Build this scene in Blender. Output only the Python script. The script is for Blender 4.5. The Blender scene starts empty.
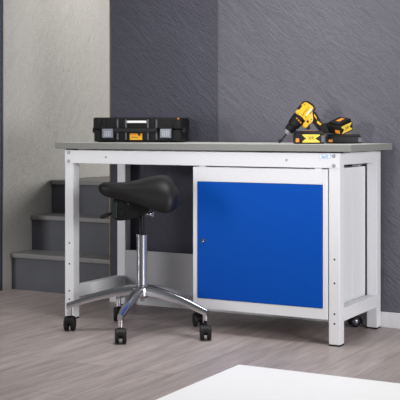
import bpy, bmesh, math, random
from mathutils import Vector, Matrix, Euler
random.seed(7)
S = bpy.context.scene
C = S.collection
TH = 0.5032                      # yaw of the camera against the bench

# ------------------------------------------------------------------ camera
cam = bpy.data.cameras.new('camera')
co = bpy.data.objects.new('camera', cam); C.objects.link(co)
co.location = (3.069, -4.2369, 0.9122)
co.rotation_euler = (math.pi/2, 0, TH)
cam.sensor_width = 36.0
cam.lens = 36.0*1087.27/400.0
cam.shift_y = -72.54/400.0
cam.clip_start = 0.05
S.camera = co

# ------------------------------------------------------------------ world, lights, exposure
w = bpy.data.worlds.new('world'); S.world = w
w.use_nodes = True
bg = w.node_tree.nodes['Background']
bg.inputs[0].default_value = (0.93, 0.95, 1.0, 1)
bg.inputs[1].default_value = 0.10

def area(name, loc, target, size, energy, color=(1, 1, 1), spread=180, size_y=None):
    l = bpy.data.lights.new(name, 'AREA')
    l.shape = 'RECTANGLE'; l.size = size; l.size_y = size_y or size
    l.energy = energy; l.color = color; l.spread = math.radians(spread)
    o = bpy.data.objects.new(name, l); C.objects.link(o)
    o.location = loc
    d = Vector(target)-Vector(loc)
    o.rotation_euler = d.to_track_quat('-Z', 'Y').to_euler()
    return o

area('softbox_overhead', (1.05, -0.5, 3.0), (1.0, -0.5, 0.0), 1.4, 30, (1, 0.99, 0.98), 110)
area('softbox_right', (4.6, -1.7, 1.2), (0.9, 0.3, 0.55), 1.2, 45, (1, 0.99, 1.0), 110, 1.0)
area('fill_left', (-2.1, -2.8, 1.15), (0.0, 0.2, 0.4), 0.9, 16, (1, 0.99, 1.0), 90, 1.6)  # added fill with no known source, brightens the bench's left end and the chrome
area('softbox_front', (0.95, -3.6, 1.3), (1.15, 0.5, 1.5), 0.26, 4.4, (1, 0.97, 0.98), 40, 0.26)
area('stairwell_light', (0.75, 2.7, 1.15), (-0.82, 1.0, 1.0), 0.9, 38, (1, 0.985, 0.96), 150, 1.0)
area('stairwell_ceiling_light', (0.6, 1.5, 2.4), (-0.82, 1.15, 1.95), 0.4, 4.5, (1, 0.985, 0.96), 64)

S.view_settings.view_transform = 'Standard'
S.view_settings.look = 'None'
S.view_settings.gamma = 1.0
S.view_settings.use_curve_mapping = False
S.view_settings.exposure = -0.17

# ------------------------------------------------------------------ helpers
def lin(c):
    def f(v):
        v /= 255.0
        return v/12.92 if v <= 0.04045 else ((v+0.055)/1.055)**2.4
    return (f(c[0]), f(c[1]), f(c[2]), 1)

def mat(name, rgb, rough=0.5, metal=0.0, noise=0.0, scale=30.0, bump=0.0, spec=0.5, stretch=None, rot=None, trans=0.0):
    m = bpy.data.materials.new(name); m.use_nodes = True
    nt = m.node_tree; b = nt.nodes['Principled BSDF']
    b.inputs['Base Color'].default_value = lin(rgb)
    b.inputs['Roughness'].default_value = rough
    b.inputs['Metallic'].default_value = metal
    b.inputs['Specular IOR Level'].default_value = spec
    b.inputs['Transmission Weight'].default_value = trans
    if noise or bump:
        tc = nt.nodes.new('ShaderNodeTexCoord')
        mp = nt.nodes.new('ShaderNodeMapping')
        if stretch: mp.inputs['Scale'].default_value = stretch
        src = tc.outputs['Object']
        if rot:
            mr = nt.nodes.new('ShaderNodeMapping'); mr.inputs['Rotation'].default_value = rot
            nt.links.new(src, mr.inputs[0]); src = mr.outputs[0]
        nt.links.new(src, mp.inputs[0])
        n = nt.nodes.new('ShaderNodeTexNoise'); n.inputs['Scale'].default_value = scale
        n.inputs['Detail'].default_value = 6; n.inputs['Roughness'].default_value = 0.6
        nt.links.new(mp.outputs[0], n.inputs['Vector'])
        if noise:
            r = nt.nodes.new('ShaderNodeMapRange')
            r.inputs['From Min'].default_value = 0.25; r.inputs['From Max'].default_value = 0.75
            r.inputs['To Min'].default_value = 1-noise; r.inputs['To Max'].default_value = 1+noise
            nt.links.new(n.outputs['Fac'], r.inputs['Value'])
            mx = nt.nodes.new('ShaderNodeVectorMath'); mx.operation = 'SCALE'
            mx.inputs[0].default_value = lin(rgb)[:3]
            nt.links.new(r.outputs[0], mx.inputs['Scale'])
            nt.links.new(mx.outputs[0], b.inputs['Base Color'])
        if bump:
            bp = nt.nodes.new('ShaderNodeBump'); bp.inputs['Strength'].default_value = bump
            bp.inputs['Distance'].default_value = 0.01
            nt.links.new(n.outputs['Fac'], bp.inputs['Height'])
            nt.links.new(bp.outputs[0], b.inputs['Normal'])
    return m

def wall_mat(name, rgb, rough, noise, bump, axis):
    """slate-look wall: long diagonal streaks in colour and relief, with a finer grain on top"""
    m = bpy.data.materials.new(name); m.use_nodes = True
    nt = m.node_tree; b = nt.nodes['Principled BSDF']
    b.inputs['Roughness'].default_value = rough; b.inputs['Specular IOR Level'].default_value = 0.35
    tc = nt.nodes.new('ShaderNodeTexCoord')
    mr = nt.nodes.new('ShaderNodeMapping'); mr.inputs['Rotation'].default_value = (0, -0.75, 0)
    if axis != 'y': mr.inputs['Rotation'].default_value = (-0.8, 0, 0)
    nt.links.new(tc.outputs['Object'], mr.inputs[0])
    def nz(scale, st, dist):
        mp = nt.nodes.new('ShaderNodeMapping'); mp.inputs['Scale'].default_value = st
        nt.links.new(mr.outputs[0], mp.inputs[0])
        n = nt.nodes.new('ShaderNodeTexNoise'); n.inputs['Scale'].default_value = scale
        n.inputs['Detail'].default_value = 8; n.inputs['Roughness'].default_value = 0.62; n.inputs['Distortion'].default_value = dist
        nt.links.new(mp.outputs[0], n.inputs['Vector'])
        return n.outputs['Fac']
    a = nz(5.0, (1, 1, 3.4) if axis == 'y' else (1, 1, 3.4), 0.6)
    c = nz(30.0, (1, 1, 5.0), 0.8)
    mxn = nt.nodes.new('ShaderNodeMix'); mxn.inputs[0].default_value = 0.45
    nt.links.new(a, mxn.inputs[2]); nt.links.new(c, mxn.inputs[3])
    h = mxn.outputs[0]
    r = nt.nodes.new('ShaderNodeMapRange')
    r.inputs['From Min'].default_value = 0.35; r.inputs['From Max'].default_value = 0.65
    r.inputs['To Min'].default_value = 1-noise; r.inputs['To Max'].default_value = 1+noise
    nt.links.new(h, r.inputs['Value'])
    sc = nt.nodes.new('ShaderNodeVectorMath'); sc.operation = 'SCALE'
    sc.inputs[0].default_value = lin(rgb)[:3]
    nt.links.new(r.outputs[0], sc.inputs['Scale']); nt.links.new(sc.outputs[0], b.inputs['Base Color'])
    bp = nt.nodes.new('ShaderNodeBump'); bp.inputs['Strength'].default_value = bump; bp.inputs['Distance'].default_value = 0.06
    nt.links.new(h, bp.inputs['Height']); nt.links.new(bp.outputs[0], b.inputs['Normal'])
    return m

M = {}
M['wall_dark'] = wall_mat('slate_navy', (74, 74, 86), 0.5, 0.10, 0.48, 'y')
M['wall_mid'] = wall_mat('slate_grey', (99, 98, 107), 0.5, 0.10, 0.48, 'y')
M['wall_pale'] = wall_mat('plaster_grey', (172, 170, 165), 0.65, 0.05, 0.6, 'x')
M['stub'] = mat('navy_paint', (46, 54, 74), 0.6, 0, 0.05)
M['stair'] = mat('stair_paint', (80, 82, 89), 0.55, 0, 0.10, 9, 0.05)
M['tread'] = mat('stair_tread_lit', (122, 120, 120), 0.4, 0, 0.12, 12, 0.05)  # lighter than the risers: light from above put into the tread colour
M['gold'] = mat('edge_strip', (96, 80, 52), 0.4, 0.4, 0.05)
M['wood'] = mat('oak_skirting', (176, 124, 76), 0.5, 0, 0.1, 20)
M['skirt'] = mat('white_skirting', (228, 228, 231), 0.45, 0, 0.02)
M['paint'] = mat('white_powder_coat', (226, 227, 230), 0.42, 0, 0.015, 60)
M['panel'] = mat('pale_sheet_metal', (170, 170, 174), 0.5, 0, 0.03, 8)
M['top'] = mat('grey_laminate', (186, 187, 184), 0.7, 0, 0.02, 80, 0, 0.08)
M['blue'] = mat('blue_powder_coat', (0, 76, 174), 0.6, 0, 0.02, 40, 0, 0.12)
M['black'] = mat('black_plastic', (17, 17, 19), 0.5, 0, 0.06, 60, 0, 0.25)
M['blackm'] = mat('black_matte', (20, 20, 22), 0.55, 0, 0.06, 60, 0, 0.35)
M['hole'] = mat('dark_hole', (20, 20, 22), 0.8, 0, 0.02)
M['chrome'] = mat('polished_chrome', (222, 223, 228), 0.21, 1.0, 0.02)
M['steel'] = mat('zinc_steel', (150, 148, 146), 0.3, 1.0, 0.05)
M['leather'] = mat('black_leather', (19, 18, 20), 0.5, 0, 0.05, 120, 0.03, 0.28)
M['teal'] = mat('dark_teal_plastic', (12, 26, 26), 0.5, 0, 0.04)
M['yellow'] = mat('tool_yellow', (246, 184, 24), 0.42, 0, 0.03, 50)
M['orange'] = mat('tool_orange', (226, 138, 20), 0.5, 0, 0.03)
M['lemon'] = mat('label_yellow', (232, 200, 66), 0.5, 0, 0.03)
M['latch'] = mat('clear_grey_plastic', (116, 122, 132), 0.22, 0, 0.05)
M['grey_p'] = mat('grey_plastic', (86, 86, 94), 0.45, 0, 0.04)
M['white'] = mat('white_sticker', (240, 240, 242), 0.5, 0, 0.01)
M['sblue'] = mat('sticker_blue', (70, 140, 215), 0.5, 0, 0.01)
M['spale'] = mat('sticker_pale_blue', (165, 195, 235), 0.5, 0, 0.01)
M['mat'] = mat('white_sheet', (240, 240, 240), 0.6, 0, 0.012, 25, 0.02)
M['mated'] = mat('tan_edge', (196, 180, 160), 0.6, 0, 0.05)
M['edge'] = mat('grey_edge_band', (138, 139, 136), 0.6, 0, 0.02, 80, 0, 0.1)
M['rod'] = mat('black_gloss_rod', (26, 26, 30), 0.25, 0.2, 0.03)
M['bolt'] = mat('zinc_bolt', (168, 168, 172), 0.35, 0.3, 0.03)
M['gun'] = mat('gunmetal', (110, 110, 118), 0.3, 0.85, 0.08)
M['silver'] = mat('silver_plastic', (116, 110, 108), 0.3, 0.5, 0.1)

def floor_mat():
    m = bpy.data.materials.new('wood_planks'); m.use_nodes = True
    nt = m.node_tree; b = nt.nodes['Principled BSDF']
    tc = nt.nodes.new('ShaderNodeTexCoord')
    mp = nt.nodes.new('ShaderNodeMapping'); mp.inputs['Rotation'].default_value = (0, 0, math.pi/2)
    nt.links.new(tc.outputs['Object'], mp.inputs[0])
    br = nt.nodes.new('ShaderNodeTexBrick')
    br.inputs['Scale'].default_value = 1.0
    br.inputs['Brick Width'].default_value = 1.22; br.inputs['Row Height'].default_value = 0.15
    br.inputs['Mortar Size'].default_value = 0.0015
    br.inputs['Color1'].default_value = lin((156, 145, 142)); br.inputs['Color2'].default_value = lin((172, 160, 157))
    br.inputs['Mortar'].default_value = lin((118, 108, 105))
    br.offset = 0.37
    nt.links.new(mp.outputs[0], br.inputs['Vector'])
    mp2 = nt.nodes.new('ShaderNodeMapping'); mp2.inputs['Scale'].default_value = (9, 1.1, 1)
    nt.links.new(tc.outputs['Object'], mp2.inputs[0])
    n = nt.nodes.new('ShaderNodeTexNoise'); n.inputs['Scale'].default_value = 2.6; n.inputs['Detail'].default_value = 8
    n.inputs['Roughness'].default_value = 0.65
    nt.links.new(mp2.outputs[0], n.inputs['Vector'])
    r = nt.nodes.new('ShaderNodeMapRange')
    r.inputs['From Min'].default_value = 0.3; r.inputs['From Max'].default_value = 0.7
    r.inputs['To Min'].default_value = 0.70; r.inputs['To Max'].default_value = 1.24
    nt.links.new(n.outputs['Fac'], r.inputs['Value'])
    mx = nt.nodes.new('ShaderNodeVectorMath'); mx.operation = 'SCALE'
    nt.links.new(br.outputs['Color'], mx.inputs[0]); nt.links.new(r.outputs[0], mx.inputs['Scale'])
    nt.links.new(mx.outputs[0], b.inputs['Base Color'])
    b.inputs['Roughness'].default_value = 0.42
    b.inputs['Specular IOR Level'].default_value = 0.4
    bp = nt.nodes.new('ShaderNodeBump'); bp.inputs['Strength'].default_value = 0.12; bp.inputs['Distance'].default_value = 0.004
    nt.links.new(n.outputs['Fac'], bp.inputs['Height']); nt.links.new(bp.outputs[0], b.inputs['Normal'])
    return m
M['floor'] = floor_mat()

def link(name, bm, m, parent=None, smooth=False):
    me = bpy.data.meshes.new(name)
    bmesh.ops.recalc_face_normals(bm, faces=bm.faces)
    bm.to_mesh(me); bm.free()
    for x in (m if isinstance(m, (list, tuple)) else [m]): me.materials.append(x)
    if smooth:
        for p in me.polygons: p.use_smooth = True
    o = bpy.data.objects.new(name, me); C.objects.link(o)
    if parent: o.parent = parent
    return o

def soft(o, ang=35):
    """smooth shading with sharp edges kept by angle"""
    me = o.data
    for p in me.polygons: p.use_smooth = True
    me.set_sharp_from_angle(angle=math.radians(ang))
    return o

def subd(o, n=2):
    md = o.modifiers.new('subd', 'SUBSURF'); md.levels = n; md.render_levels = n
    for p in o.data.polygons: p.use_smooth = True
    return o

def box(bm, lo, hi, bev=0.0, seg=2, mtx=None):
    t = bmesh.new()
    bmesh.ops.create_cube(t, size=1)
    for v in t.verts:
        v.co = Vector((lo[i]+(v.co[i]+0.5)*(hi[i]-lo[i]) for i in range(3)))
    if bev:
        bmesh.ops.bevel(t, geom=list(t.edges), offset=bev, segments=seg, affect='EDGES', profile=0.6)
    return merge(bm, t, mtx)

def merge(bm, t, mtx=None, mi=0):
    mp = {}
    for v in t.verts: mp[v] = bm.verts.new(mtx @ v.co if mtx else v.co)
    for f in t.faces:
        nf = bm.faces.new([mp[v] for v in f.verts]); nf.material_index = mi or f.material_index
    t.free()
    return bm

def prism(bm, pts, y0, y1, bev=0.0, mtx=None, seg=2):
    """polygon in local x,z extruded along y"""
    t = bmesh.new()
    a = [t.verts.new((x, y0, z)) for x, z in pts]; b = [t.verts.new((x, y1, z)) for x, z in pts]
    t.faces.new(a); t.faces.new(list(reversed(b)))
    n = len(pts)
    for i in range(n):
        t.faces.new((a[i], b[i], b[(i+1) % n], a[(i+1) % n]))
    bmesh.ops.recalc_face_normals(t, faces=t.faces)
    if bev:
        bmesh.ops.bevel(t, geom=list(t.edges), offset=bev, segments=seg, affect='EDGES', profile=0.6)
    return merge(bm, t, mtx)

def frame_for(d):
    d = d.normalized()
    u = Vector((0, 0, 1)) if abs(d.z) < 0.95 else Vector((1, 0, 0))
    x = u.cross(d).normalized(); y = d.cross(x)
    return x, y

def lathe(bm, p0, axis, prof, n=24):
    """prof: list of (distance along the axis, radius)"""
    p0 = Vector(p0); axis = Vector(axis).normalized(); x, y = frame_for(axis)
    rings = []
    for (h, r) in prof:
        c = p0+axis*h
        rings.append([bm.verts.new(c+(x*math.cos(2*math.pi*k/n)+y*math.sin(2*math.pi*k/n))*max(r, 1e-5)) for k in range(n)])
    for a, b in zip(rings, rings[1:]):
        for k in range(n):
            bm.faces.new((a[k], a[(k+1) % n], b[(k+1) % n], b[k]))
    bm.faces.new(rings[0]); bm.faces.new(list(reversed(rings[-1])))
    return bm

def cyl(bm, a, b, r, n=20, bev=0.0):
    a = Vector(a); b = Vector(b); L = (b-a).length
    pr = [(0, r), (L, r)] if not bev else [(0, r-bev), (bev, r), (L-bev, r), (L, r-bev)]
    return lathe(bm, a, b-a, pr, n)

def loft(bm, rings):
    R = [[bm.verts.new(p) for p in r] for r in rings]
    n = len(R[0])
    for a, b in zip(R, R[1:]):
        for k in range(n):
            bm.faces.new((a[k], a[(k+1) % n], b[(k+1) % n], b[k]))
    bm.faces.new(R[0]); bm.faces.new(list(reversed(R[-1])))
    return bm

def thing(name, label, cat, loc=(0, 0, 0), rz=0.0, group=None):
    o = bpy.data.objects.new(name, None); C.objects.link(o)
    o.empty_display_size = 0.05
    o.location = loc; o.rotation_euler = (0, 0, rz)
    o['label'] = label; o['category'] = cat
    if group: o['group'] = group
    return o

def tag(o, label, cat, group=None):
    o['label'] = label; o['category'] = cat
    if group: o['group'] = group
    return o

def struct(name, bm, m, label=None):
    o = link(name, bm, m); o['kind'] = 'structure'
    if label: o['label'] = label
    return o

def text(name, body, size, m, parent, loc, rot, sx=1.0):
    """lettering laid on a surface as a thin mesh"""
    cu = bpy.data.curves.new(name, 'FONT')
    cu.body = body; cu.size = size; cu.align_x = 'CENTER'; cu.align_y = 'CENTER'; cu.extrude = 0.0002
    t = bpy.data.objects.new('tmp_text', cu); C.objects.link(t)
    bpy.context.view_layer.update()
    dg = bpy.context.evaluated_depsgraph_get()
    me = bpy.data.meshes.new_from_object(t.evaluated_get(dg))
    bpy.data.objects.remove(t)
    o = bpy.data.objects.new(name, me); C.objects.link(o)
    me.materials.clear(); me.materials.append(m)
    o.parent = parent; o.location = loc; o.rotation_euler = rot; o.scale = (sx, 1, 1)
    return o

HP = math.pi/2

# ------------------------------------------------------------------ the setting
WY = 0.525
XS = -0.826                                    # side wall of the stairs
bm = bmesh.new(); box(bm, (-3.2, -5.5, -0.05), (5.0, 4.0, 0)); struct('floor', bm, M['floor'], 'grey-brown wood plank floor')
bm = bmesh.new(); box(bm, (-0.087, WY, 0), (0.549, WY+0.085, 2.7)); struct('wall_back', bm, M['wall_dark'], 'dark navy slate-look wall behind the open half of the bench')
bm = bmesh.new(); box(bm, (0.5505, WY, 0), (1.77, WY+0.085, 2.7)); box(bm, (1.7715, WY, 0), (3.2, WY+0.085, 2.7))
struct('wall_right', bm, M['wall_mid'], 'lighter grey slate-look wall panels behind the drill')
bm = bmesh.new(); box(bm, (-0.093, WY-0.002, 0), (-0.087, WY+0.087, 2.7)); struct('trim_1', bm, M['gold'], 'brass coloured strip on the end of the dark wall')
bm = bmesh.new(); box(bm, (XS-0.1, 0.56, 0), (XS, 4.0, 2.9)); struct('wall_left', bm, M['wall_pale'], 'pale grey plaster wall beside the stairs')
bm = bmesh.new(); box(bm, (-3.0, 0.545, 0), (XS-0.008, 0.56, 2.9)); struct('wall_front', bm, M['stub'], 'dark blue wall edge at the far left')
bm = bmesh.new(); box(bm, (-3.0, 0.53, 0.0), (XS-0.012, 0.5448, 0.06), 0.002); struct('baseboard_left', bm, M['wood'])
bm = bmesh.new(); box(bm, (-0.086, WY-0.013, 0), (3.2, WY, 0.07), 0.003); struct('baseboard_back', bm, M['skirt'])

# stairs up behind the dark wall
st = bpy.data.objects.new('staircase', None); C.objects.link(st); st.location = (XS, 0.62, 0)
st['label'] = 'dark grey painted stairs rising beside the pale wall'; st['category'] = 'stairs'
NY = (0.615, 0.80, 0.99); NZ = (0.205, 0.405, 0.60); XR = 1.4
for i in range(3):
    y0 = NY[i]+0.015; z0 = NZ[i-1] if i else 0
    bm = bmesh.new(); box(bm, (0.002, y0-0.62, z0), (XR, y0-0.62+0.02, NZ[i]-0.025)); link('riser', bm, M['stair'], st)
    y1 = NY[i+1]+0.015 if i < 2 else 3.2
    bm = bmesh.new(); box(bm, (0.002, NY[i]-0.62, NZ[i]-0.025), (XR, y1-0.62+0.02, NZ[i]), 0.004); link('tread', bm, M['tread'], st)

# ------------------------------------------------------------------ white sheet on the floor
bm = bmesh.new()
box(bm, (1.196, -2.6, 0.0), (3.2, -0.527, 0.007), 0.001)
bm.faces.ensure_lookup_table()
for f in bm.faces: f.material_index = 0 if f.normal.z > 0.5 or abs(f.calc_center_median().z-0.007) < 0.0008 else 1
tag(link('floor_mat', bm, [M['mat'], M['mated']]), 'white flat mat lying on the wood floor in front of the workbench', 'mat')

# ------------------------------------------------------------------ workbench
L, D, H, s = 1.40, 0.505, 0.84, 0.05
TT = 0.029
wb = thing('workbench', 'white steel workbench with grey worktop and open left half', 'workbench')
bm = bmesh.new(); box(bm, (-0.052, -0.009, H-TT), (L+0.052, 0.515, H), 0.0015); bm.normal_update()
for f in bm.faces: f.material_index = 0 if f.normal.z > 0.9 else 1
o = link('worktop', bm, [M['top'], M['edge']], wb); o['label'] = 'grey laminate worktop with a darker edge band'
ZB = H-TT-0.006
for (lx, ly) in ((0, 0), (L-s, 0), (0, D-s), (L-s, D-s)):
    bm = bmesh.new(); box(bm, (lx, ly, 0.006), (lx+s, ly+s, ZB), 0.004)
    lg = link('leg', bm, M['paint'], wb)
    bm = bmesh.new(); box(bm, (lx+0.001, ly+0.001, 0), (lx+s-0.001, ly+s-0.001, 0.0075)); link('foot_cap', bm, M['blackm'], lg)
    if ly == 0:
        for z in (0.0942, 0.1342, 0.2628, 0.362):
            bm = bmesh.new(); cyl(bm, (lx+0.026, -0.0004, z), (lx+0.026, 0.006, z), 0.0042, 14); link('mounting_hole', bm, M['hole'], lg)
    # spacer plate under the worktop
    bm = bmesh.new(); box(bm, (lx+0.004, ly+0.003, ZB), (lx+0.047, ly+0.046, H-TT)); link('spacer', bm, M['blackm'], lg)
bm = bmesh.new(); box(bm, (0.001, -0.0025, 0.742), (L-0.001, 0.028, 0.8045), 0.002); fb = link('front_beam', bm, M['paint'], wb)
for x in (0.0245, L-0.0255):
    for z in (0.7927, 0.7528):
        bm = bmesh.new(); lathe(bm, (x, -0.0025, z), (0, -1, 0), [(0, 0.0085), (0.0025, 0.008), (0.0035, 0.0045), (0.0015, 0.0035)], 18); soft(link('bolt', bm, M['bolt'], fb))
for x in (0.237, 1.159):
    bm = bmesh.new(); lathe(bm, (x, -0.0025, 0.7735), (0, -1, 0), [(0, 0.006), (0.0015, 0.0055), (0.002, 0.003)], 16); soft(link('screw', bm, M['panel'], fb))
bm = bmesh.new(); box(bm, (0.05, D-0.028, 0.742), (L-0.05, D-0.002, 0.806), 0.002); link('rear_beam', bm, M['paint'], wb)
for x in (0.0, L):
    a, b = (x+0.003, x+0.043) if x == 0 else (x-0.043, x-0.0005)
    bm = bmesh.new(); box(bm, (a, s-0.002, 0.755), (b, D-s+0.002, 0.806), 0.002); link('upper_side_rail', bm, M['paint'], wb)
    bm = bmesh.new(); box(bm, (a, s-0.002, 0.100), (b, D-s+0.002, 0.155), 0.002); link('lower_side_rail', bm, M['paint'], wb)
bm = bmesh.new(); box(bm, (0.05, D-0.05, 0.072), (0.698, D-0.045, 0.286), 0.001); o = link('back_panel', bm, M['panel'], wb); o['label'] = 'pale grey sheet between the rear legs'
# maker's sticker on the beam
bm = bmesh.new(); box(bm, (1.308, -0.0032, 0.7815), (1.3605, -0.0026, 0.8005)); sk = link('maker_sticker', bm, M['spale'], wb)
bm = bmesh.new(); box(bm, (1.310, -0.0036, 0.7832), (1.3588, -0.0031, 0.7988)); link('sticker_field', bm, M['white'], sk)
bm = bmesh.new()
prism(bm, [(1.3275, 0.7845), (1.3345, 0.7845), (1.331, 0.797)], -0.0040, -0.0035)
link('sticker_emblem', bm, M['sblue'], sk)
bm = bmesh.new()
for a, b in ((1.3195, 1.3265), (1.336, 1.342), (1.3435, 1.350)): box(bm, (a, -0.0040, 0.7845), (b, -0.0035, 0.797))
link('sticker_lettering', bm, M['spale'], sk)

# ------------------------------------------------------------------ cabinet under the right half
X0, X1, Z0, Z1, YB = 0.6995, 1.3455, 0.107, 0.737, 0.45
cb = thing('cabinet', 'white metal cabinet with a plain blue door under the workbench', 'cabinet', (0, 0, 0))
bm = bmesh.new()
T = 0.012
box(bm, (X0, 0.003, Z0), (X0+T, YB, Z1), 0.001); box(bm, (X1-T, 0.003, Z0), (X1, YB, Z1), 0.001)
box(bm, (X0+T, 0.003, Z0), (X1-T, YB, Z0+T)); box(bm, (X0+T, 0.003, Z1-T), (X1-T, YB, Z1)); box(bm, (X0+T, YB-T, Z0+T), (X1-T, YB, Z1-T))
link('body', bm, M['paint'], cb)
dx0, dx1, dz0, dz1 = 0.7245, 1.3225, 0.1545, 0.671
bm = bmesh.new()
box(bm, (X0+0.002, -0.0005, Z0+0.001), (dx0-0.0015, 0.02, Z1-0.001), 0.0015)
box(bm, (dx1+0.0015, -0.0005, Z0+0.001), (X1-0.002, 0.02, Z1-0.001), 0.0015)
box(bm, (dx0-0.0015, -0.0005, dz1+0.0015), (dx1+0.0015, 0.02, Z1-0.004), 0.0015)
box(bm, (dx0-0.0015, -0.0005, Z0+0.001), (dx1+0.0015, 0.02, dz0-0.0015), 0.0015)
link('face_frame', bm, M['paint'], cb)
bm = bmesh.new(); box(bm, (dx0, -0.003, dz0), (dx1, 0.016, dz1), 0.002); dr = link('door', bm, M['blue'], cb); dr['label'] = 'plain blue door'
bm = bmesh.new(); lathe(bm, (0.7535, -0.003, 0.411), (0, -1, 0), [(0, 0.0095), (0.003, 0.009), (0.004, 0.007), (0.0032, 0.0045)], 20); lk = soft(link('lock', bm, M['steel'], dr))
bm = bmesh.new(); box(bm, (0.7525, -0.0075, 0.4065), (0.7545, -0.0060, 0.4155)); link('keyhole', bm, M['hole'], dr)
bm = bmesh.new(); box(bm, (1.3461, 0.20, 0.74), (1.3495, 0.32, 0.75))
bm.free()
bm = bmesh.new(); box(bm, (X1-0.0005, 0.284, Z0+0.004), (X1+0.0012, YB-0.004, Z1-0.004), 0.0005); link('side_sheet', bm, M['paint'], cb)
# two short hangers that carry the cabinet from the front and rear beams
for x in (X0+0.03, X1-0.06):
    for y0, y1 in ((0.006, 0.026), (0.44, 0.484)):
        bm = bmesh.new(); box(bm, (x, y0, Z1-0.002), (x+0.03, y1, 0.7425)); link('hanger', bm, M['paint'], cb)

# ball shaped castor on the floor behind the right rail
bt = thing('caster', 'dark glossy round caster on the floor behind the right side rail', 'caster', (1.294, 0.456, 0), -1.0)
bm = bmesh.new(); lathe(bm, (-0.014, 0, 0.0262), (1, 0, 0), [(0, 0.012), (0.002, 0.021), (0.008, 0.0255), (0.020, 0.0262), (0.026, 0.0225), (0.028, 0.012)], 28); soft(link('wheel', bm, M['blackm'], bt), 50)
bm = bmesh.new(); lathe(bm, (0.0135, 0, 0.0262), (1, -0.0, 0), [(0, 0.017), (0.004, 0.016), (0.007, 0.010), (0.008, 0.003)], 24); o = soft(link('hub_cap', bm, M['gun'], bt), 60)
bm = bmesh.new()
rr = []
for k in range(13):
    a = math.radians(-20+k*220/12.0)
    c = Vector((0, 0.030*math.cos(a), 0.0262+0.030*math.sin(a)))
    n = Vector((0, math.cos(a), math.sin(a)))
    rr.append([c+Vector((-0.016, 0, 0))-n*0.002, c+Vector((0.016, 0, 0))-n*0.002, c+Vector((0.013, 0, 0))+n*0.003, c+Vector((-0.013, 0, 0))+n*0.003])
loft(bm, rr); soft(link('hood', bm, M['black'], bt), 50)
bm = bmesh.new(); cyl(bm, (0, 0, 0.057), (0, 0, 0.1065), 0.006); link('stem', bm, M['gun'], bt)

# ------------------------------------------------------------------ saddle stool
SC = (0.504, -0.114, 0)
sl = thing('saddle_stool', 'black saddle seat stool on a chrome five-arm base with casters', 'stool', SC, TH)
KX, KZ = 224.2, 331.7
def sx(u): return (u-142.0)/KX
def sz(v): return (KZ-v)/KX
# seat: length stations (x, top, bottom of the near flap, half width, pad thickness)
stn = [(98.6, 185.6, 190.0, 0.022, 0.016), (100.6, 183.0, 193.0, 0.042, 0.026), (105, 181.6, 196.4, 0.064, 0.040), (112, 181.8, 197.8, 0.078, 0.046),
       (120, 182.3, 199.6, 0.092, 0.050), (129, 181.3, 201.6, 0.106, 0.050), (138, 179.6, 204.0, 0.122, 0.050), (147, 177.2, 207.5, 0.140, 0.052),
       (156, 174.8, 211.6, 0.158, 0.054), (164, 174.0, 213.8, 0.172, 0.056), (171, 176.0, 213.2, 0.172, 0.056), (176.4, 181.0, 209.5, 0.152, 0.050),
       (179.8, 187.5, 204.5, 0.115, 0.040), (182.4, 192.0, 200.5, 0.07, 0.025)]
rings = []
for (u, t, b, hw, th) in stn:
    zt = sz(t); zb = sz(b); drop = max(zt-zb-th, 0.0)
    r = []
    for k in range(13):
        q = -1+k/6.0
        r.append(Vector((sx(u), hw*math.sin(q*HP*0.98), zt-drop*abs(q)**2.2-0.15*th*abs(q)**4)))
    for k in range(13):
        q = 1-k/6.0
        r.append(Vector((sx(u), (hw-0.012)*math.sin(q*HP*0.98), zt-th-drop*abs(q)**2.0*0.98)))
    rings.append(r)
bm = bmesh.new(); loft(bm, rings); seat = subd(link('seat', bm, M['leather'], sl), 2)
bm = bmesh.new()
prism(bm, [(sx(113.2), sz(199)), (sx(113.4), sz(216.5)), (sx(116), sz(219)), (sx(121), sz(219.7)), (sx(132), sz(218.3)), (sx(142), sz(214.5)), (sx(150), sz(210)), (sx(150), sz(200))], -0.05, 0.05, 0.006)
mb = soft(link('tilt_mechanism', bm, M['black'], sl), 40)
bm = bmesh.new(); box(bm, (sx(112.6), -0.053, sz(217)), (sx(118), 0.053, sz(201)), 0.003); link('mechanism_cap', bm, M['teal'], mb)
bm = bmesh.new(); lathe(bm, (sx(122), -0.050, sz(212)), (0, -1, 0), [(0, 0.010), (0.003, 0.009), (0.0035, 0.006), (0.001, 0.005)], 20); soft(link('pivot_bolt', bm, M['blackm'], mb))
bm = bmesh.new(); lathe(bm, (sx(129), -0.047, sz(202.5)), (0, -1, 0), [(0, 0.005), (0.006, 0.0045), (0.0075, 0.002)], 16); soft(link('screw', bm, M['gun'], mb))
bm = bmesh.new()
pa = [(114, 212.3, 0.009, 0.006), (110.5, 213.3, 0.009, 0.006), (108.5, 214, 0.013, 0.008), (105, 215.3, 0.016, 0.010), (102, 216.3, 0.015, 0.009), (100.6, 216.8, 0.008, 0.005)]
loft(bm, [[Vector((sx(u), -0.02+wy*math.cos(2*math.pi*k/12), sz(v)+hz*math.sin(2*math.pi*k/12))) for k in range(12)] for (u, v, wy, hz) in pa])
soft(link('lever', bm, M['blackm'], sl), 60)
bm = bmesh.new(); cyl(bm, (sx(147), -0.03, sz(213)), (sx(152.3), -0.03, sz(213.2)), 0.006)
lathe(bm, (sx(151.5), -0.03, sz(213.2)), (1, -0.35, 0), [(0, 0.011), (0.004, 0.0135), (0.011, 0.0125), (0.014, 0.008)], 20); soft(link('knob', bm, M['chrome'], sl), 40)
zc = sz(234)
bm = bmesh.new(); lathe(bm, (0, 0, 0.185), (0, 0, 1), [(0, 0.024), (0.003, 0.0235), (zc-0.185-0.012, 0.0235), (zc-0.185-0.011, 0.0255), (zc-0.185-0.002, 0.0255), (zc-0.185, 0.022)], 32); soft(link('gas_column', bm, M['chrome'], sl), 40)
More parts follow.
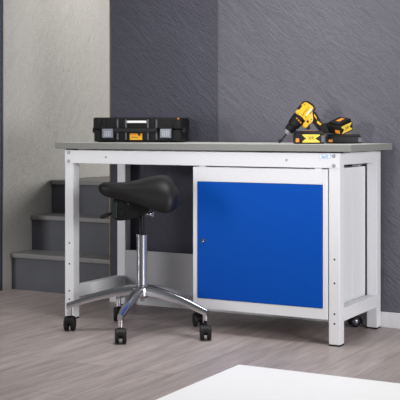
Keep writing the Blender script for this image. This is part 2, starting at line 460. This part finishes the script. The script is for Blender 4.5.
bm = bmesh.new(); cyl(bm, (0, 0, zc-0.002), (0, 0, sz(212)), 0.0112, 24); soft(link('piston_rod', bm, M['rod'], sl), 40)
bm = bmesh.new(); lathe(bm, (0, 0, 0.15), (0, 0, 1), [(0, 0.014), (0.006, 0.026), (0.015, 0.036), (0.045, 0.038), (0.056, 0.033), (0.062, 0.026)], 32); hub = soft(link('base_hub', bm, M['chrome'], sl), 40)
bm = bmesh.new(); cyl(bm, (0, 0, 0.138), (0, 0, 0.152), 0.008, 14); link('hub_bolt', bm, M['steel'], hub)
for k, (ang, RA, yaw, oy) in enumerate(((331, 0.322, 3, -0.030), (30, 0.290, 12, -0.01), (114, 0.306, 4, 0.0), (176, 0.327, -6, 0.012), (253.5, 0.268, 4, -0.004))):
    a = math.radians(ang)
    mt = Matrix.Rotation(a, 4, 'Z')
    bm = bmesh.new()
    rr = []
    for q in range(9):
        f = q/8.0
        r = 0.02+(RA+0.012-0.02)*f
        ztop = 0.213-0.030*f-0.058*f**1.8
        thk = 0.044*(1-f)+0.027*f
        hw = 0.021*(1-f)+0.0125*f
        if q == 8: thk = 0.026; hw = 0.011
        rr.append([mt @ Vector((r, y*hw, ztop-dz*thk)) for (y, dz) in ((-0.45, 0), (0.45, 0), (0.85, 0.18), (1, 0.5), (0.9, 1), (-0.9, 1), (-1, 0.5), (-0.85, 0.18))])
    loft(bm, rr)
    cyl(bm, mt @ Vector((RA, 0, 0.070)), mt @ Vector((RA, 0, 0.116)), 0.0115, 16)
    arm = soft(link('base_arm', bm, M['chrome'], sl), 35)
    # twin-wheel caster
    mc = Matrix.Translation(mt @ Vector((RA, 0, 0))+Vector((0, oy*0.4, 0))) @ Matrix.Rotation(math.radians(yaw), 4, 'Z')
    bm = bmesh.new()
    cyl(bm, mc @ Vector((0, 0, 0.045)), mc @ Vector((0, 0, 0.08)), 0.0075, 14)
    box(bm, (-0.008, oy*0.6-0.020, 0.024), (0.008, max(0.012, oy*0.6+0.02), 0.058), 0.004, mtx=mc)
    rr = []
    for q in range(9):
        g = math.radians(10+q*160/8.0)
        n = Vector((0, math.cos(g), math.sin(g)))
        c = Vector((0, oy*0.6, 0.0325))+n*0.0335
        rr.append([mc @ (c+Vector((-0.012, 0, 0))-n*0.002), mc @ (c+Vector((0.012, 0, 0))-n*0.002), mc @ (c+Vector((0.012, 0, 0))+n*0.002), mc @ (c+Vector((-0.012, 0, 0))+n*0.002)])
    loft(bm, rr)
    cst = soft(link('caster', bm, M['black'], sl), 40)
    for sgn in (-1, 1):
        bm = bmesh.new()
        lathe(bm, mc @ Vector((sgn*0.007, oy*0.6, 0.0325)), mc.to_3x3() @ Vector((sgn, 0, 0)), [(0, 0.030), (0.002, 0.0325), (0.013, 0.0325), (0.0165, 0.029), (0.018, 0.020), (0.0165, 0.016), (0.0175, 0.006)], 32)
        soft(link('wheel', bm, M['blackm'], cst), 35)

# ------------------------------------------------------------------ tool case on the worktop
CW, CD, CH = 0.436, 0.25, 0.121
ca = thing('tool_case', 'flat black plastic tool case with clear latches on the left of the worktop', 'tool case', (0.066, 0.140, H), TH-math.radians(8))
bm = bmesh.new(); box(bm, (0.004, 0.004, 0.004), (CW-0.004, CD, 0.062), 0.008, 3)
for x in (0.02, CW-0.06): box(bm, (x, 0.02, 0), (x+0.04, 0.06, 0.006)); box(bm, (x, CD-0.06, 0), (x+0.04, CD-0.02, 0.006))
for x in (0.030, 0.050, CW-0.062, CW-0.042): box(bm, (x, -0.001, 0.008), (x+0.010, 0.01, 0.058), 0.002)
link('case_base', bm, M['black'], ca)
bm = bmesh.new(); box(bm, (0, 0.002, 0.0625), (CW, CD, CH), 0.010, 3)
for x in (0.030, 0.050, CW-0.062, CW-0.042): box(bm, (x, -0.002, 0.068), (x+0.010, 0.01, CH-0.006), 0.002)
box(bm, (0.14, -0.001, CH-0.036), (CW-0.14, 0.01, CH-0.010), 0.002)
link('case_lid', bm, M['black'], ca)
for x in (-0.010, CW-0.008):
    bm = bmesh.new(); box(bm, (x, 0.03, 0.046), (x+0.018, 0.12, 0.072), 0.004); link('side_clip', bm, M['blackm'], ca)
for x in (0.046, CW-0.106):
    bm = bmesh.new(); box(bm, (x-0.003, -0.010, 0.016), (x+0.063, 0.004, 0.078), 0.003); lt = link('latch', bm, M['black'], ca)
    bm = bmesh.new(); box(bm, (x+0.003, -0.015, 0.022), (x+0.057, -0.008, 0.066), 0.003); o = link('latch_window', bm, M['latch'], lt); o['label'] = 'clear grey latch cover'
    bm = bmesh.new()
    for q in range(4): box(bm, (x+0.015+q*0.0085, -0.0165, 0.028), (x+0.0195+q*0.0085, -0.0145, 0.056))
    link('latch_rib', bm, M['panel'], lt)
for x in (0.119, 0.160, CW-0.168, CW-0.126):
    bm = bmesh.new(); box(bm, (x, -0.006, 0.012), (x+0.008, 0.003, 0.052), 0.002); box(bm, (x, -0.006, 0.070), (x+0.008, 0.003, CH-0.010), 0.002); link('front_rib', bm, M['grey_p'], ca)
bm = bmesh.new()
box(bm, (0.115, -0.030, 0.048), (CW-0.120, -0.010, 0.067), 0.006, 3)
for x in (0.110, CW-0.135): box(bm, (x, -0.026, 0.046), (x+0.020, 0.004, 0.070), 0.005)
link('handle', bm, M['blackm'], ca)
bm = bmesh.new(); box(bm, (0.168, -0.0035, 0.094), (0.264, 0.003, 0.105), 0.001); o = link('lid_label', bm, M['white'], ca); o['label'] = 'blank white strip'
bm = bmesh.new(); box(bm, (0.184, -0.006, 0.012), (0.244, 0.004, 0.043), 0.001)
ls = link('badge', bm, M['yellow'], ca); ls['label'] = 'yellow maker badge'
bm = bmesh.new(); box(bm, (0.185, -0.0066, 0.034), (0.243, -0.0055, 0.0425)); link('badge_band', bm, M['orange'], ls)
text('badge_lettering', 'DEWALT', 0.0105, M['blackm'], ls, (0.212, -0.0064, 0.024), (HP, 0, 0), 1.0)
bm = bmesh.new(); prism(bm, [(0.222, 0.043), (0.234, 0.043), (0.236, 0.034), (0.228, 0.030)], -0.0070, -0.0060); link('badge_mark', bm, M['blackm'], ls)
bm = bmesh.new(); box(bm, (CW-0.020, -0.0005, CH-0.010), (CW-0.013, 0.004, CH-0.003), 0.001); link('corner_tag', bm, M['orange'], ca)

# ------------------------------------------------------------------ drill and batteries
KD = 220.4
DO = (1.1214, 0.2264, H)
def du(u): return (u-300.0)/KD
def dv(v): return (143.4-v)/KD
def P(u, v, y=0.0): return Vector((du(u), y, dv(v)))
dl = thing('cordless_drill', 'yellow and black cordless drill leaning on its bit on the worktop', 'drill', DO, TH)
ax0 = P(288.5, 131.5); ax1 = P(309.8, 104.3)
AX = (ax1-ax0).normalized(); PD = Vector((AX.z, 0, -AX.x))        # PD points down towards the handle
bm = bmesh.new(); cyl(bm, P(280.4, 141.4), P(286.5, 134), 0.0033, 10)
lathe(bm, P(279.0, 142.9), P(286, 133.4)-P(279.0, 142.9), [(0, 0.001), (0.003, 0.004), (0.010, 0.0075), (0.019, 0.0075), (0.021, 0.0035)], 10); soft(link('bit', bm, M['blackm'], dl))
bm = bmesh.new(); lathe(bm, ax0-AX*0.013, AX, [(0, 0.008), (0.003, 0.011), (0.014, 0.0175), (0.017, 0.0175)], 24); soft(link('chuck_jaws', bm, M['bolt'], dl))
bm = bmesh.new(); lathe(bm, ax0+AX*0.002, AX, [(0, 0.0195), (0.004, 0.0225), (0.024, 0.0245), (0.026, 0.0225), (0.029, 0.0225), (0.031, 0.0275), (0.050, 0.0295), (0.070, 0.030), (0.084, 0.030)], 28); ch = soft(link('chuck', bm, M['black'], dl))
def LA(a, p, y=0.0): return ax0+AX*a+PD*p+Vector((0, y, 0))
def dprism(bm, pts, y0, y1, bev):
    prism(bm, [(LA(a, p).x, LA(a, p).z) for a, p in pts], y0, y1, bev)
for (a, p) in ((0.066, -0.012), (0.064, 0.0), (0.062, 0.012)):
    bm = bmesh.new(); dprism(bm, [(a, p), (a+0.005, p), (a+0.004, p+0.008), (a-0.001, p+0.008)], -0.0312, -0.026, 0.0008); link('torque_mark', bm, M['orange'], ch)
bm = bmesh.new()
dprism(bm, [(0.083, -0.029), (0.144, -0.028), (0.153, -0.018), (0.155, 0.014), (0.148, 0.027), (0.132, 0.030), (0.120, 0.042), (0.113, 0.050), (0.099, 0.058), (0.078, 0.050), (0.068, 0.054), (0.058, 0.050), (0.055, 0.034), (0.070, 0.029), (0.083, 0.029)], -0.028, 0.028, 0.006)
bd = soft(link('motor_housing', bm, M['yellow'], dl), 40)
bm = bmesh.new()
dprism(bm, [(0.132, -0.031), (0.148, -0.0305), (0.160, -0.018), (0.162, 0.014), (0.153, 0.031), (0.136, 0.036), (0.128, 0.036), (0.140, 0.026), (0.150, 0.024), (0.154, 0.012), (0.152, -0.018), (0.144, -0.026)], -0.0295, 0.0295, 0.002); link('rear_cap', bm, M['blackm'], bd)
bm = bmesh.new(); dprism(bm, [(0.104, -0.032), (0.128, -0.032), (0.126, -0.023), (0.102, -0.023)], -0.0295, 0.0295, 0.002); link('speed_switch', bm, M['blackm'], bd)
bm = bmesh.new(); dprism(bm, [(0.082, 0.034), (0.092, 0.034), (0.092, 0.043), (0.082, 0.043)], -0.0295, -0.026, 0.001); link('direction_switch', bm, M['blackm'], bd)
text('lettering', 'DEWALT', 0.0125, M['blackm'], bd, LA(0.116, 0.003, -0.0286), (HP, -math.atan2(AX.z, AX.x), 0), 0.95)
bm = bmesh.new(); dprism(bm, [(0.104, 0.013), (0.140, 0.013), (0.140, 0.019), (0.104, 0.019)], -0.0288, -0.027, 0.0005); link('side_label', bm, M['white'], bd)
for q in range(4):
    a = 0.120+q*0.007
    bm = bmesh.new(); dprism(bm, [(a, 0.022), (a+0.004, 0.022), (a+0.003, 0.028), (a-0.001, 0.028)], -0.0286, -0.024, 0.0004); link('vent_slot', bm, M['blackm'], bd)
for a, p in ((0.090, -0.018), (0.097, 0.020), (0.136, -0.019), (0.104, 0.046)):
    bm = bmesh.new(); cyl(bm, LA(a, p, -0.0287), LA(a, p, -0.024), 0.0026, 12); link('case_screw', bm, M['blackm'], bd)
bm = bmesh.new(); dprism(bm, [(0.060, 0.048), (0.078, 0.046), (0.080, 0.058), (0.070, 0.070), (0.060, 0.064)], -0.011, 0.011, 0.004); soft(link('trigger', bm, M['blackm'], dl))
bm = bmesh.new()
dprism(bm, [(0.100, 0.050), (0.128, 0.034), (0.144, 0.038), (0.136, 0.062), (0.122, 0.095), (0.122, 0.128), (0.082, 0.128), (0.090, 0.095), (0.096, 0.070)], -0.021, 0.021, 0.007)
hn = soft(link('handle', bm, M['black'], dl), 40)
bm = bmesh.new(); dprism(bm, [(0.108, 0.074), (0.117, 0.070), (0.117, 0.098), (0.107, 0.104)], -0.0225, -0.020, 0.001); link('grip_stripe', bm, M['yellow'], hn)
bm = bmesh.new(); dprism(bm, [(0.124, 0.044), (0.132, 0.040), (0.126, 0.058), (0.118, 0.066)], -0.0225, -0.020, 0.001); link('grip_stripe', bm, M['yellow'], hn)

def battery(root, o, e1, e2, e3, a=0.2, b=0.86, label=True, end='grey_p', tab=True):
    """block with corner o and edge vectors e1 (label side), e2, e3 (up)"""
    B = Matrix(((e1.x, e2.x, e3.x, o.x), (e1.y, e2.y, e3.y, o.y), (e1.z, e2.z, e3.z, o.z), (0, 0, 0, 1)))
    l1, l2, l3 = e1.length, e2.length, e3.length
    U = B @ Matrix.Diagonal((1/l1, 1/l2, 1/l3, 1))
    bm = bmesh.new()
    box(bm, (0, 0, 0), (l1, l2, l3*0.76), 0.005, 3, U)
    box(bm, (0.004, 0.005, l3*0.70), (l1-0.004, l2-0.006, l3), 0.004, 2, U)
    soft(link('shell', bm, M['black'], root), 40)
    if label:
        a, b, z0, z1 = l1*a, l1*b, l3*0.10, l3*0.72
        bm = bmesh.new(); box(bm, (a, -0.0012, z0), (b, 0.002, z1), 0.0008, 1, U); lb = link('side_label', bm, M['lemon'], root)
        g = (b-a)*0.22
        for pts in ([(a, z0+0.005), (a+g, (z0+z1)/2), (a, z1-0.005)], [(b, z0+0.005), (b-g*1.2, (z0+z1)/2), (b, z1-0.005)]):
            bm = bmesh.new(); prism(bm, pts, -0.0018, 0.0, 0, U); link('label_wedge', bm, M['black'], lb)
        t = text('label_lettering', 'XR', l3*0.36, M['black'], lb, (0, 0, 0), (0, 0, 0))
        t.matrix_local = U @ Matrix.Translation(((a+b)/2, -0.0014, l3*0.42)) @ Matrix.Rotation(HP, 4, 'X')
    bm = bmesh.new(); box(bm, (l1*0.89, -0.0010, l3*0.10), (l1*1.002, l2*0.9, l3*0.66), 0.003, 2, U); link('end_pad', bm, M[end], root)
    if tab:
        bm = bmesh.new(); box(bm, (l1*0.01, -0.001, l3*0.12), (l1*0.13, 0.003, l3*0.42), 0.001, 1, U); link('release_tab', bm, M['orange'], root)
    else:
        bm = bmesh.new(); box(bm, (-0.001, l2*0.10, l3*0.12), (0.003, l2*0.45, l3*0.42), 0.001, 1, U); link('release_tab', bm, M['orange'], root)
    bm = bmesh.new(); box(bm, (l1*0.30, l2*0.35, l3-0.002), (l1*0.75, l2*0.62, l3+0.0008), 0.0005, 1, U); link('top_mark', bm, M['orange'], root)

bm = bmesh.new(); prism(bm, [(du(u), dv(v)) for u, v in ((319.5, 124.5), (330.5, 122.0), (333.0, 125.0), (333.0, 133.5), (319.5, 133.5))], -0.026, 0.030, 0.004)
soft(link('handle_foot', bm, M['black'], dl), 40)
# battery clipped to the foot of the drill handle: a part of the drill
bp = bpy.data.objects.new('battery_pack', None); C.objects.link(bp); bp.parent = dl; bp.empty_display_size = 0.03
E1 = Vector((0.0600, 0.050, 0.0260)); E2 = Vector((-0.0520, 0.0565, 0.0110))
E3 = E1.cross(E2).normalized()*0.054
battery(bp, P(338.6, 135.4, -0.078), E1, E2, E3, 0.06, 0.88, True, 'silver', False)

b1 = thing('drill_battery', 'black battery with yellow label lying in front of the drill handle', 'battery', (1.1214, 0.2264, H), TH, 'spare drill batteries')
battery(b1, Vector((du(293.6), -0.095, 0.0005)), Vector((0.128, 0.010, 0)), Vector((-0.0053, 0.068, 0)), Vector((0, 0, 0.057)), 0.24, 0.84)
b2 = thing('drill_battery', 'black battery lying flat under the battery pack of the drill', 'battery', (1.1214, 0.2264, H), TH, 'spare drill batteries')
battery(b2, Vector((du(328.6), 0.034, 0.0005)), Vector((0.152, 0.01, 0)), Vector((-0.0050, 0.075, 0)), Vector((0, 0, 0.042)), 0, 1, False, 'grey_p', True)
